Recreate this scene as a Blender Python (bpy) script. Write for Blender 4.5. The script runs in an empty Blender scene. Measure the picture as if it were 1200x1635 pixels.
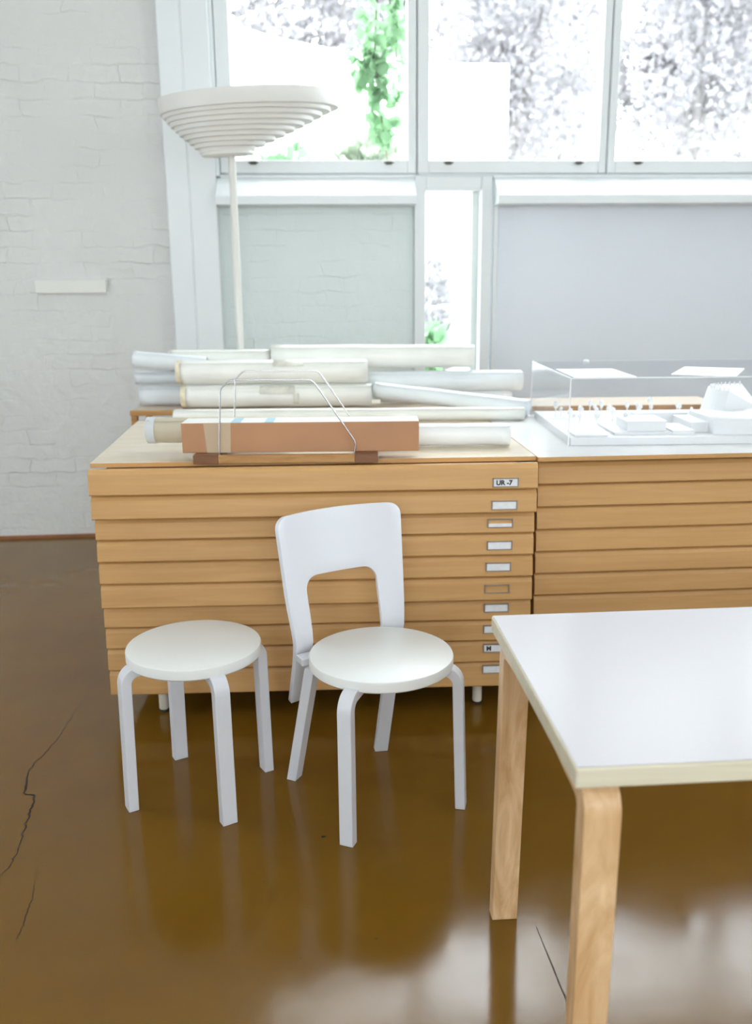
import bpy, bmesh, math, random
from math import sin, cos, pi, radians
from mathutils import Vector, Matrix
random.seed(7)
S = bpy.context.scene
C = S.collection

# ------------------------------------------------------------------ camera
PITCH, ROLL, CAM_H, FPX = 0.2440, -0.00975, 1.3963, 1432.45
fwd = Vector((0, cos(PITCH), -sin(PITCH))); up0 = Vector((0, sin(PITCH), cos(PITCH))); rt0 = Vector((1, 0, 0))
rt = cos(ROLL) * rt0 + sin(ROLL) * up0
up = -sin(ROLL) * rt0 + cos(ROLL) * up0
cam = bpy.data.cameras.new('camera'); camo = bpy.data.objects.new('camera', cam); C.objects.link(camo)
camo.matrix_world = Matrix(((rt.x, up.x, -fwd.x, 0), (rt.y, up.y, -fwd.y, 0), (rt.z, up.z, -fwd.z, CAM_H), (0, 0, 0, 1)))
cam.sensor_fit = 'HORIZONTAL'; cam.sensor_width = 24.0
cam.lens = 24.0 * FPX / 1200
cam.clip_start = 0.05; cam.clip_end = 200
cam.dof.use_dof = True; cam.dof.focus_distance = 2.3; cam.dof.aperture_fstop = 2.5
S.camera = camo

# ------------------------------------------------------------------ light
SKY = 22.0
w = bpy.data.worlds.new('sky'); S.world = w; w.use_nodes = True
bg = w.node_tree.nodes['Background']
bg.inputs['Color'].default_value = (0.88, 0.94, 1.0, 1); bg.inputs['Strength'].default_value = SKY
S.view_settings.view_transform = 'Standard'; S.view_settings.look = 'None'
S.view_settings.gamma = 1.0; S.view_settings.use_curve_mapping = False
S.view_settings.exposure = -0.66
S.cycles.max_bounces = 10; S.cycles.diffuse_bounces = 6; S.cycles.glossy_bounces = 4
S.cycles.transmission_bounces = 8; S.cycles.transparent_max_bounces = 12
S.cycles.use_denoising = True; S.cycles.sample_clamp_indirect = 8

PSI = 0.07                              # the room's yaw
UD = Vector((cos(PSI), sin(PSI), 0)); ND = Vector((-sin(PSI), cos(PSI), 0))
def W(u, d, z=0.0):
    return UD * u + ND * d + Vector((0, 0, z))

def portal(u, d, z, su, sz, face):      # daylight portal in a window opening
    l = bpy.data.lights.new('daylight_portal', 'AREA'); l.shape = 'RECTANGLE'; l.size = su; l.size_y = sz
    l.cycles.is_portal = True
    o = bpy.data.objects.new('daylight_portal', l); C.objects.link(o)
    o.location = W(u, d, z)
    n = {'back': -ND, 'front': ND, 'left': UD, 'right': -UD}[face]
    o.rotation_euler = n.to_track_quat('-Z', 'Z').to_euler()
portal(1.6, 5.27, 2.9, 4.3, 1.9, 'back')
portal(0.8, 5.27, 1.4, 0.32, 1.0, 'back')

# ------------------------------------------------------------------ materials
def node_mat(name):
    m = bpy.data.materials.new(name); m.use_nodes = True
    nt = m.node_tree; return m, nt, nt.nodes['Principled BSDF']
def L(nt, a, b): nt.links.new(a, b)
def plain(name, col, rough=0.5, metal=0.0, bump=0.0, bscale=40, coat=0.0, var=0.0, vscale=6):
    m, nt, p = node_mat(name)
    p.inputs['Base Color'].default_value = (*col, 1); p.inputs['Roughness'].default_value = rough
    p.inputs['Metallic'].default_value = metal; p.inputs['Coat Weight'].default_value = coat
    tc = nt.nodes.new('ShaderNodeTexCoord')
    if bump:
        n = nt.nodes.new('ShaderNodeTexNoise'); n.inputs['Scale'].default_value = bscale; n.inputs['Detail'].default_value = 4
        b = nt.nodes.new('ShaderNodeBump'); b.inputs['Strength'].default_value = bump; b.inputs['Distance'].default_value = 0.01
        L(nt, tc.outputs['Object'], n.inputs['Vector']); L(nt, n.outputs['Fac'], b.inputs['Height']); L(nt, b.outputs['Normal'], p.inputs['Normal'])
    if var:
        n = nt.nodes.new('ShaderNodeTexNoise'); n.inputs['Scale'].default_value = vscale; n.inputs['Detail'].default_value = 3
        r = nt.nodes.new('ShaderNodeValToRGB')
        r.color_ramp.elements[0].position = 0.3; r.color_ramp.elements[1].position = 0.7
        r.color_ramp.elements[0].color = (*[c * (1 - var) for c in col], 1); r.color_ramp.elements[1].color = (*[min(1, c * (1 + var)) for c in col], 1)
        L(nt, tc.outputs['Object'], n.inputs['Vector']); L(nt, n.outputs['Fac'], r.inputs['Fac']); L(nt, r.outputs['Color'], p.inputs['Base Color'])
    return m
def wood(name, a, b, scale=(1.2, 14, 14), rough=0.42, coat=0.0, dist=1.2, knots=False):
    m, nt, p = node_mat(name)
    tc = nt.nodes.new('ShaderNodeTexCoord'); mp = nt.nodes.new('ShaderNodeMapping'); mp.inputs['Scale'].default_value = scale
    oi = nt.nodes.new('ShaderNodeObjectInfo'); ad = nt.nodes.new('ShaderNodeVectorMath'); ad.operation = 'ADD'
    cb = nt.nodes.new('ShaderNodeCombineXYZ'); mu = nt.nodes.new('ShaderNodeMath'); mu.operation = 'MULTIPLY'; mu.inputs[1].default_value = 37
    L(nt, oi.outputs['Random'], mu.inputs[0]); L(nt, mu.outputs[0], cb.inputs[0]); L(nt, mu.outputs[0], cb.inputs[2])
    L(nt, tc.outputs['Object'], mp.inputs['Vector']); L(nt, mp.outputs['Vector'], ad.inputs[0]); L(nt, cb.outputs[0], ad.inputs[1])
    n = nt.nodes.new('ShaderNodeTexNoise'); n.inputs['Scale'].default_value = 2.2; n.inputs['Detail'].default_value = 6
    n.inputs['Roughness'].default_value = 0.6; n.inputs['Distortion'].default_value = dist
    L(nt, ad.outputs[0], n.inputs['Vector'])
    r = nt.nodes.new('ShaderNodeValToRGB'); r.color_ramp.elements[0].position = 0.30; r.color_ramp.elements[1].position = 0.68
    r.color_ramp.elements[0].color = (*b, 1); r.color_ramp.elements[1].color = (*a, 1)
    L(nt, n.outputs['Fac'], r.inputs['Fac']); L(nt, r.outputs['Color'], p.inputs['Base Color'])
    p.inputs['Roughness'].default_value = rough; p.inputs['Coat Weight'].default_value = coat
    bp = nt.nodes.new('ShaderNodeBump'); bp.inputs['Strength'].default_value = 0.06; bp.inputs['Distance'].default_value = 0.002
    L(nt, n.outputs['Fac'], bp.inputs['Height']); L(nt, bp.outputs['Normal'], p.inputs['Normal'])
    return m
def brick(name, col, strength=0.5, bw=0.26, rh=0.083, fine=0.5):
    m, nt, p = node_mat(name)
    p.inputs['Base Color'].default_value = (*col, 1); p.inputs['Roughness'].default_value = 0.55
    tc = nt.nodes.new('ShaderNodeTexCoord'); sp = nt.nodes.new('ShaderNodeSeparateXYZ'); cb = nt.nodes.new('ShaderNodeCombineXYZ')
    L(nt, tc.outputs['Object'], sp.inputs[0]); L(nt, sp.outputs['X'], cb.inputs[0]); L(nt, sp.outputs['Z'], cb.inputs[1])
    ns = nt.nodes.new('ShaderNodeTexNoise'); ns.inputs['Scale'].default_value = 7; ns.inputs['Detail'].default_value = 3
    L(nt, tc.outputs['Object'], ns.inputs['Vector'])
    mx = nt.nodes.new('ShaderNodeVectorMath'); mx.operation = 'MULTIPLY_ADD'
    mx.inputs[1].default_value = (0.10, 0.06, 0)
    L(nt, ns.outputs['Color'], mx.inputs[0]); L(nt, cb.outputs[0], mx.inputs[2])
    bt = nt.nodes.new('ShaderNodeTexBrick'); bt.inputs['Scale'].default_value = 1
    bt.inputs['Brick Width'].default_value = bw; bt.inputs['Row Height'].default_value = rh
    bt.inputs['Mortar Size'].default_value = 0.005; bt.inputs['Mortar Smooth'].default_value = 1.0
    bt.inputs['Color1'].default_value = (1, 1, 1, 1); bt.inputs['Color2'].default_value = (0.55, 0.55, 0.55, 1); bt.inputs['Mortar'].default_value = (0.35, 0.35, 0.35, 1)
    L(nt, mx.outputs[0], bt.inputs['Vector'])
    n2 = nt.nodes.new('ShaderNodeTexNoise'); n2.inputs['Scale'].default_value = 16; n2.inputs['Detail'].default_value = 5
    L(nt, tc.outputs['Object'], n2.inputs['Vector'])
    ma = nt.nodes.new('ShaderNodeMath'); ma.operation = 'MULTIPLY_ADD'; ma.inputs[1].default_value = fine
    n4 = nt.nodes.new('ShaderNodeTexNoise'); n4.inputs['Scale'].default_value = 3.5; n4.inputs['Detail'].default_value = 2
    L(nt, tc.outputs['Object'], n4.inputs['Vector'])
    mr = nt.nodes.new('ShaderNodeMapRange'); mr.inputs['From Min'].default_value = 0.42; mr.inputs['From Max'].default_value = 0.62; mr.inputs['To Min'].default_value = 0.12; mr.inputs['To Max'].default_value = 0.9
    L(nt, n4.outputs['Fac'], mr.inputs['Value'])
    mk = nt.nodes.new('ShaderNodeMixRGB'); mk.inputs[1].default_value = (0.75, 0.75, 0.75, 1)
    L(nt, mr.outputs[0], mk.inputs[0]); L(nt, bt.outputs['Color'], mk.inputs[2])
    L(nt, n2.outputs['Fac'], ma.inputs[0]); L(nt, mk.outputs[0], ma.inputs[2])
    bp = nt.nodes.new('ShaderNodeBump'); bp.inputs['Strength'].default_value = strength; bp.inputs['Distance'].default_value = 0.012
    L(nt, ma.outputs[0], bp.inputs['Height']); L(nt, bp.outputs['Normal'], p.inputs['Normal'])
    return m
def floor_mat():
    m, nt, p = node_mat('polished_floor')
    tc = nt.nodes.new('ShaderNodeTexCoord')
    n = nt.nodes.new('ShaderNodeTexNoise'); n.inputs['Scale'].default_value = 1.3; n.inputs['Detail'].default_value = 8; n.inputs['Roughness'].default_value = 0.62
    L(nt, tc.outputs['Object'], n.inputs['Vector'])
    r = nt.nodes.new('ShaderNodeValToRGB'); r.color_ramp.elements[0].position = 0.3; r.color_ramp.elements[1].position = 0.72
    r.color_ramp.elements[0].color = (0.142, 0.066, 0.0060, 1); r.color_ramp.elements[1].color = (0.182, 0.090, 0.0095, 1)
    L(nt, n.outputs['Fac'], r.inputs['Fac'])
    n3 = nt.nodes.new('ShaderNodeTexNoise'); n3.inputs['Scale'].default_value = 18; n3.inputs['Detail'].default_value = 3
    L(nt, tc.outputs['Object'], n3.inputs['Vector'])
    r3 = nt.nodes.new('ShaderNodeValToRGB'); r3.color_ramp.elements[0].position = 0.24; r3.color_ramp.elements[1].position = 0.30
    r3.color_ramp.elements[0].color = (0.8, 0.78, 0.76, 1); r3.color_ramp.elements[1].color = (1, 1, 1, 1)
    L(nt, n3.outputs['Fac'], r3.inputs['Fac'])
    mm = nt.nodes.new('ShaderNodeMixRGB'); mm.blend_type = 'MULTIPLY'; mm.inputs[0].default_value = 0.6
    L(nt, r.outputs['Color'], p.inputs['Base Color'])
    n2 = nt.nodes.new('ShaderNodeTexNoise'); n2.inputs['Scale'].default_value = 5; n2.inputs['Detail'].default_value = 9
    L(nt, tc.outputs['Object'], n2.inputs['Vector'])
    mr = nt.nodes.new('ShaderNodeMapRange'); mr.inputs['To Min'].default_value = 0.10; mr.inputs['To Max'].default_value = 0.20
    mr.inputs['From Min'].default_value = 0.3; mr.inputs['From Max'].default_value = 0.7
    L(nt, n2.outputs['Fac'], mr.inputs['Value']); L(nt, mr.outputs[0], p.inputs['Roughness'])
    p.inputs['Specular IOR Level'].default_value = 0.36
    bp = nt.nodes.new('ShaderNodeBump'); bp.inputs['Strength'].default_value = 0.05; bp.inputs['Distance'].default_value = 0.01
    n5 = nt.nodes.new('ShaderNodeTexNoise'); n5.inputs['Scale'].default_value = 34; n5.inputs['Detail'].default_value = 4
    L(nt, tc.outputs['Object'], n5.inputs['Vector'])
    ma = nt.nodes.new('ShaderNodeMath'); ma.operation = 'MULTIPLY_ADD'; ma.inputs[1].default_value = 0.22
    L(nt, n5.outputs['Fac'], ma.inputs[0]); L(nt, n2.outputs['Fac'], ma.inputs[2]); L(nt, ma.outputs[0], bp.inputs['Height']); L(nt, bp.outputs['Normal'], p.inputs['Normal'])
    return m
def clear(name, tint, gloss=0.06, ior=1.45):
    m = bpy.data.materials.new(name); m.use_nodes = True; nt = m.node_tree; nt.nodes.clear()
    o = nt.nodes.new('ShaderNodeOutputMaterial'); t = nt.nodes.new('ShaderNodeBsdfTransparent'); g = nt.nodes.new('ShaderNodeBsdfGlossy')
    mx = nt.nodes.new('ShaderNodeMixShader'); lw = nt.nodes.new('ShaderNodeLayerWeight'); lw.inputs['Blend'].default_value = 0.5
    pw = nt.nodes.new('ShaderNodeMath'); pw.operation = 'POWER'; pw.inputs[1].default_value = 5.0
    f = nt.nodes.new('ShaderNodeMath'); f.operation = 'MULTIPLY_ADD'; f.inputs[1].default_value = 0.42; f.inputs[2].default_value = 0.03
    L(nt, lw.outputs['Facing'], pw.inputs[0]); L(nt, pw.outputs[0], f.inputs[0])
    t.inputs['Color'].default_value = (*tint, 1); g.inputs['Roughness'].default_value = gloss
    L(nt, f.outputs[0], mx.inputs[0]); L(nt, t.outputs[0], mx.inputs[1]); L(nt, g.outputs[0], mx.inputs[2]); L(nt, mx.outputs[0], o.inputs['Surface'])
    return m
def leaf_mat(name, col, trans=0.4):
    m = bpy.data.materials.new(name); m.use_nodes = True; nt = m.node_tree; nt.nodes.clear()
    o = nt.nodes.new('ShaderNodeOutputMaterial'); d = nt.nodes.new('ShaderNodeBsdfDiffuse'); t = nt.nodes.new('ShaderNodeBsdfTranslucent')
    mx = nt.nodes.new('ShaderNodeMixShader'); mx.inputs[0].default_value = trans
    d.inputs['Color'].default_value = (*col, 1); t.inputs['Color'].default_value = (*[min(1, c * 1.3) for c in col], 1)
    L(nt, d.outputs[0], mx.inputs[1]); L(nt, t.outputs[0], mx.inputs[2]); L(nt, mx.outputs[0], o.inputs['Surface'])
    return m

M = {
 'white_wall': plain('white_plaster', (0.84, 0.86, 0.87), 0.6, bump=0.05, bscale=30),
 'ceiling': plain('ceiling_paint', (0.85, 0.85, 0.84), 0.7, bump=0.03),
 'brick': brick('painted_brick', (0.715, 0.715, 0.70), 0.72, fine=1.2),
 'brick_low': brick('painted_brick_below_window', (0.75, 0.82, 0.805), 0.6, fine=0.8),
 'panel': brick('painted_panel_below_window', (0.81, 0.855, 0.92), 0.08, fine=0.6),
 'frame': plain('white_window_paint', (0.80, 0.825, 0.84), 0.4, bump=0.02, bscale=20),
 'skirt': plain('reddish_skirting', (0.30, 0.12, 0.05), 0.5, var=0.2),
 'floor': floor_mat(),
 'crack': plain('crack_dark', (0.020, 0.012, 0.006), 0.8, var=0.3),
 'joint': plain('floor_joint', (0.06, 0.035, 0.015), 0.7, var=0.2),
 'lacquer': plain('white_lacquer', (0.715, 0.72, 0.76), 0.28, bump=0.015, bscale=25),
 'seat': plain('white_seat_lacquer', (0.82, 0.82, 0.80), 0.36, bump=0.01, bscale=25),
 'laminate': plain('white_laminate', (0.51, 0.485, 0.50), 0.22, bump=0.006, bscale=12),
 'edge': wood('pale_birch_edge', (0.72, 0.66, 0.51), (0.62, 0.55, 0.40), (1.5, 10, 22)),
 'birch': wood('birch_leg', (0.78, 0.54, 0.31), (0.54, 0.31, 0.14), (7, 7, 1.6), rough=0.33, dist=2.2),
 'oregon': wood('drawer_wood', (0.62, 0.355, 0.140), (0.54, 0.29, 0.10), (0.8, 9, 16), rough=0.42, dist=0.7),
 'oregon_top': wood('worktop_wood', (0.80, 0.70, 0.56), (0.74, 0.62, 0.46), (1.0, 9, 9), rough=0.18, dist=0.6),
 'white_top': plain('pale_worktop', (0.78, 0.765, 0.755), 0.18, var=0.04),
 'dark': plain('under_chest_shade', (0.05, 0.035, 0.02), 0.8, var=0.2),  # near-black for the board that stands in for under-chest shade
 'card': plain('label_card', (0.83, 0.84, 0.86), 0.5, var=0.05, vscale=60),
 'ink': plain('black_ink', (0.03, 0.02, 0.02), 0.6, var=0.1),
 'pewter': plain('label_frame_metal', (0.36, 0.33, 0.31), 0.35, 0.8, bump=0.02),
 'steel': plain('steel_wire', (0.66, 0.66, 0.69), 0.25, 1.0, bump=0.01),
 'foot': plain('cream_foot_paint', (0.68, 0.62, 0.52), 0.4, var=0.1),
 'rubber': plain('black_rubber', (0.02, 0.02, 0.02), 0.7, var=0.2),
 'paper': plain('white_paper_roll', (0.87, 0.88, 0.88), 0.38, bump=0.03, bscale=9, var=0.03),
 'paper_blue': plain('cool_white_paper_roll', (0.80, 0.84, 0.86), 0.38, bump=0.03, bscale=9, var=0.03),
 'paper_grey': plain('grey_paper_roll', (0.66, 0.68, 0.70), 0.5, bump=0.03, bscale=9, var=0.03),
 'paper_cream': plain('cream_paper_roll', (0.86, 0.86, 0.81), 0.38, bump=0.03, bscale=9, var=0.05),
 'paper_beige': plain('beige_tracing_paper', (0.58, 0.52, 0.39), 0.45, bump=0.05, bscale=12, var=0.12),
 'paper_edge': plain('yellowed_paper_end', (0.76, 0.68, 0.50), 0.7, var=0.2, vscale=50),
 'tape': plain('old_masking_tape', (0.74, 0.72, 0.64), 0.5, var=0.12, vscale=30),
 'cardboard': plain('brown_cardboard', (0.48, 0.245, 0.125), 0.7, var=0.06, bump=0.03, bscale=60),
 'cardboard_top': plain('white_cardboard', (0.84, 0.82, 0.80), 0.6, var=0.03),
 'box_tape': plain('beige_parcel_tape', (0.56, 0.42, 0.28), 0.35, var=0.05),
 'blue_tape': plain('blue_tape', (0.35, 0.58, 0.68), 0.4, var=0.05),
 'cradle': wood('cradle_wood', (0.52, 0.28, 0.10), (0.38, 0.18, 0.055), (3, 14, 14)),
 'cradle_dark': wood('dark_cradle_wood', (0.26, 0.11, 0.045), (0.17, 0.07, 0.03), (3, 14, 14)),
 'bench': wood('bench_wood', (0.50, 0.27, 0.09), (0.36, 0.17, 0.05), (2, 14, 14)),
 'bench_pale': wood('pale_bench_wood', (0.72, 0.60, 0.48), (0.62, 0.50, 0.38), (2, 14, 14)),
 'lampw': plain('ivory_lamp_metal', (0.76, 0.745, 0.71), 0.42, bump=0.01),
 'plate': plain('cream_plastic', (0.80, 0.80, 0.74), 0.4, bump=0.01),
 'glass': clear('window_glass', (0.97, 0.985, 0.98), 0.02),
 'acrylic': clear('clear_acrylic', (0.993, 0.995, 1.0), 0.03, 1.49),
 'acrylic_edge': plain('acrylic_edge', (0.86, 0.87, 0.89), 0.3, bump=0.01),
 'model': plain('white_model_card', (0.86, 0.86, 0.86), 0.5, var=0.02),
 'model_grey': plain('pale_grey_model_card', (0.70, 0.72, 0.74), 0.5, var=0.02),
 'latch': plain('dark_latch_metal', (0.09, 0.08, 0.07), 0.35, 0.8, bump=0.02),
 'render': plain('white_render', (0.88, 0.88, 0.87), 0.8, bump=0.05),
 'ground': plain('pale_gravel', (0.42, 0.42, 0.36), 0.9, var=0.2, vscale=3),
 'leaf': leaf_mat('vine_leaf', (0.20, 0.33, 0.19), 0.5),
 'leaf_pale': leaf_mat('pale_leaf', (0.34, 0.375, 0.30), 0.5),
 'tree_leaf': leaf_mat('hazy_tree_leaf', (0.26, 0.25, 0.26), 0.5),
 'bark': plain('grey_bark', (0.16, 0.15, 0.145), 0.9, bump=0.3, bscale=12, var=0.2),
 'vine_stem': plain('vine_stem', (0.10, 0.08, 0.05), 0.8, var=0.2),
}

M['oregon_top'].node_tree.nodes['Principled BSDF'].inputs['Specular IOR Level'].default_value = 0.8
M['laminate'].node_tree.nodes['Principled BSDF'].inputs['Specular IOR Level'].default_value = 0.08
# ------------------------------------------------------------------ mesh helpers
def obj(name, bm, mat, parent=None, smooth=False, bevel=0.0, segs=2, kind=None, label=None):
    bmesh.ops.recalc_face_normals(bm, faces=bm.faces)
    me = bpy.data.meshes.new(name); bm.to_mesh(me); bm.free()
    o = bpy.data.objects.new(name, me); C.objects.link(o)
    mats = mat if isinstance(mat, (list, tuple)) else [mat]
    for k in mats: me.materials.append(M[k])
    if smooth:
        for p in me.polygons: p.use_smooth = True
        me.set_sharp_from_angle(angle=radians(38)) if hasattr(me, 'set_sharp_from_angle') else None
    if bevel:
        b = o.modifiers.new('bevel', 'BEVEL'); b.width = bevel; b.segments = segs; b.limit_method = 'ANGLE'; b.angle_limit = radians(40)
        b.harden_normals = False
    if parent: o.parent = parent
    if kind: o['kind'] = kind
    if label: o['label'] = label
    return o
def thing(name, label, cat, loc=(0, 0, 0), rz=0.0, group=None, kind=None):
    o = bpy.data.objects.new(name, None); C.objects.link(o); o.empty_display_size = 0.1
    o.location = loc; o.rotation_euler = (0, 0, rz)
    if label: o['label'] = label
    if cat: o['category'] = cat
    if group: o['group'] = group
    if kind: o['kind'] = kind
    return o
def tag(o, label, cat, group=None, kind=None):
    o['label'] = label; o['category'] = cat
    if group: o['group'] = group
    if kind: o['kind'] = kind
    return o
def bx(bm, x0, x1, y0, y1, z0, z1, mi=0, mtx=None):
    vs = [bm.verts.new(Vector(p)) for p in ((x0,y0,z0),(x1,y0,z0),(x1,y1,z0),(x0,y1,z0),(x0,y0,z1),(x1,y0,z1),(x1,y1,z1),(x0,y1,z1))]
    if mtx:
        for v in vs: v.co = mtx @ v.co
    for f in ((0,3,2,1),(4,5,6,7),(0,1,5,4),(1,2,6,5),(2,3,7,6),(3,0,4,7)):
        fc = bm.faces.new([vs[i] for i in f]); fc.material_index = mi
    return vs
def box(name, x0, x1, y0, y1, z0, z1, mat, parent=None, bevel=0.0, **k):
    bm = bmesh.new(); bx(bm, x0, x1, y0, y1, z0, z1); return obj(name, bm, mat, parent, bevel=bevel, **k)
def prism(bm, poly, a, b, fn, mi=0):
    """poly of 2-D points extruded from a to b; fn(p, t) -> 3-D point"""
    A = [bm.verts.new(fn(p, a)) for p in poly]; B = [bm.verts.new(fn(p, b)) for p in poly]
    n = len(poly)
    f = bm.faces.new(A); f.material_index = mi
    f = bm.faces.new(B[::-1]); f.material_index = mi
    for i in range(n):
        f = bm.faces.new((A[i], A[(i+1) % n], B[(i+1) % n], B[i])); f.material_index = mi
def tube(bm, pts, r, n=10, cap=True):
    pts = [Vector(p) for p in pts]; rings = []
    for i, p in enumerate(pts):
        t = (pts[min(i+1, len(pts)-1)] - pts[max(i-1, 0)]).normalized()
        a = t.orthogonal().normalized() if i == 0 else (rings_a - t * rings_a.dot(t)).normalized()
        rings_a = a; b = t.cross(a)
        rr = r[i] if isinstance(r, (list, tuple)) else r
        rings.append([bm.verts.new(p + (a * cos(2*pi*k/n) + b * sin(2*pi*k/n)) * rr) for k in range(n)])
    for i in range(len(rings)-1):
        for k in range(n):
            bm.faces.new((rings[i][k], rings[i][(k+1) % n], rings[i+1][(k+1) % n], rings[i+1][k]))
    if cap: bm.faces.new(rings[0][::-1]); bm.faces.new(rings[-1])
def lathe(bm, prof, n=64, cx=None, center=(0, 0)):
    """prof: list of (r, z[, cx]) rings"""
    rings = []
    for q in prof:
        off = q[2] if len(q) > 2 else 0
        if q[0] < 1e-6: rings.append([bm.verts.new((center[0]+off, center[1], q[1]))])
        else: rings.append([bm.verts.new((center[0] + off + q[0]*cos(2*pi*k/n), center[1] + q[0]*sin(2*pi*k/n), q[1])) for k in range(n)])
    for a, b in zip(rings, rings[1:]):
        for k in range(n):
            if len(a) == 1: bm.faces.new((a[0], b[k], b[(k+1) % n]))
            elif len(b) == 1: bm.faces.new((a[k], a[(k+1) % n], b[0]))
            else: bm.faces.new((a[k], a[(k+1) % n], b[(k+1) % n], b[k]))
def text(name, s, size, loc, rot, mat, parent):
    c = bpy.data.curves.new(name, 'FONT'); c.body = s; c.size = size; c.extrude = 0.0003; c.offset = size * 0.045
    t = bpy.data.objects.new(name, c); C.objects.link(t)
    dg = bpy.context.evaluated_depsgraph_get(); me = bpy.data.meshes.new_from_object(t.evaluated_get(dg))
    bpy.data.objects.remove(t)
    o = bpy.data.objects.new(name, me); C.objects.link(o); me.materials.clear(); me.materials.append(M[mat])
    o.location = loc; o.rotation_euler = rot; o.parent = parent
    return o

# ------------------------------------------------------------------ the room
def room_box(name, u0, u1, d0, d1, z0, z1, mat, parent=None, bevel=0.0, kind='structure', **k):
    bm = bmesh.new(); bx(bm, u0, u1, d0, d1, z0, z1)
    o = obj(name, bm, mat, parent, bevel=bevel, kind=None if parent else kind, **k)
    if not parent: o.rotation_euler = (0, 0, PSI)
    return o
RL, RR, RB, RH = -3.3, 4.0, -3.2, 4.10
WT = 3.80
fl = room_box('floor', RL-0.2, RR+0.2, RB-0.2, 5.5, -0.1, 0.0, 'floor')
room_box('ceiling', RL-0.2, RR+0.2, RB-0.2, 5.5, RH, RH+0.1, 'ceiling')
# brick wall left of the windows
room_box('wall_back_left', RL, -0.745, 5.19, 5.4, 0, RH, 'brick')
room_box('baseboard_back', RL, -0.745, 5.178, 5.19, 0, 0.018, 'skirt')
# pilaster
bm = bmesh.new()
bx(bm, -0.737, -0.62, 5.08, 5.4, 0, RH); bx(bm, -0.614, -0.477, 5.08, 5.4, 0, RH); bx(bm, -0.63, -0.60, 5.086, 5.4, 0, RH)
o = obj('trim_1', bm, 'frame', kind='structure', bevel=0.004); o.rotation_euler = (0, 0, PSI)
# walls under and over the windows
room_box('wall_back_brick', -0.477, 0.585, 5.18, 5.4, 0, 1.99, 'brick_low')
room_box('wall_back_panel', 1.054, RR, 5.18, 5.4, 0, 1.99, 'panel')
room_box('wall_back_low', 0.585, 1.054, 5.18, 5.4, 0, 0.80, 'panel')
room_box('wall_back_top', -0.477, RR, 5.13, 5.4, WT, RH, 'white_wall')
# bright bevelled trim strip at the right panel
room_box('trim_2', 1.026, 1.052, 5.13, 5.20, 0.78, 1.84, 'frame', bevel=0.004)
room_box('trim_3', -0.477, -0.458, 5.12, 5.20, 1.985, WT, 'frame', bevel=0.004)

# front (behind the camera) and right wall with unseen windows added for fill light
def wall_with_holes(name, a0, a1, holes, zb, zt, put):
    bm = bmesh.new(); xs = [a0]
    for h in holes: xs += [h[0], h[1]]
    xs.append(a1)
    for i in range(0, len(xs), 2): put(bm, xs[i], xs[i+1], 0, RH)
    for h in holes: put(bm, h[0], h[1], 0, zb); put(bm, h[0], h[1], zt, RH)
    o = obj(name, bm, 'white_wall', kind='structure'); o.rotation_euler = (0, 0, PSI)
def put_front(bm, a, b, z0, z1): bx(bm, a, b, RB-0.2, RB, z0, z1)
def put_right(bm, a, b, z0, z1): bx(bm, RR, RR+0.2, a, b, z0, z1)
def put_left(bm, a, b, z0, z1): bx(bm, RL-0.2, RL, a, b, z0, z1)
LH = [(2.9, 3.5)]  # low opening out of view, made up to light floor and wall
wall_with_holes('wall_left', RB-0.2, 5.5, LH, 0.12, 1.9, put_left)
FH = [(-1.9, -0.5), (0.2, 1.4)]
wall_with_holes('wall_front', RL, RR, FH, 1.4, 3.0, put_front)
RHOLES = [(-1.6, -0.2)]
wall_with_holes('wall_right', RB-0.2, 5.5, RHOLES, 1.2, 3.1, put_right)
wn = 6
def fill_window(a, b, zb, zt, face):  # windows out of view, invented to let fill light in
    global wn
    r = thing('window_%d' % wn, None, None, kind='structure', rz=PSI); wn += 1
    bm = bmesh.new(); t = 0.05; mid = (a+b)/2
    for (p, q, z0, z1) in ((a, a+t, zb, zt), (b-t, b, zb, zt), (a, b, zb, zb+t), (a, b, zt-t, zt), (mid-t/2, mid+t/2, zb, zt)):
        if face == 'front': bx(bm, p, q, RB-0.12, RB-0.06, z0, z1)
        else:
            e = RR+0.06 if face == 'right' else RL-0.12
            bx(bm, e, e+0.06, p, q, z0, z1)
    obj('window_frame', bm, 'frame', r)
    bm = bmesh.new()
    if face == 'front': bx(bm, a, b, RB-0.093, RB-0.089, zb, zt)
    else:
        e = RR+0.089 if face == 'right' else RL-0.093
        bx(bm, e, e+0.004, a, b, zb, zt)
    obj('window_pane', bm, 'glass', r)
    if face == 'front': portal(mid, RB-0.15, (zb+zt)/2, b-a, zt-zb, 'front')
    elif face == 'right': portal(RR+0.15, mid, (zb+zt)/2, b-a, zt-zb, 'right')
    else: portal(RL-0.15, mid, (zb+zt)/2, b-a, zt-zb, 'left')
for h in FH: fill_window(h[0], h[1], 1.4, 3.0, 'front')
for h in LH: fill_window(h[0], h[1], 0.12, 1.9, 'left')
for h in RHOLES: fill_window(h[0], h[1], 1.2, 3.1, 'right')

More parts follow.
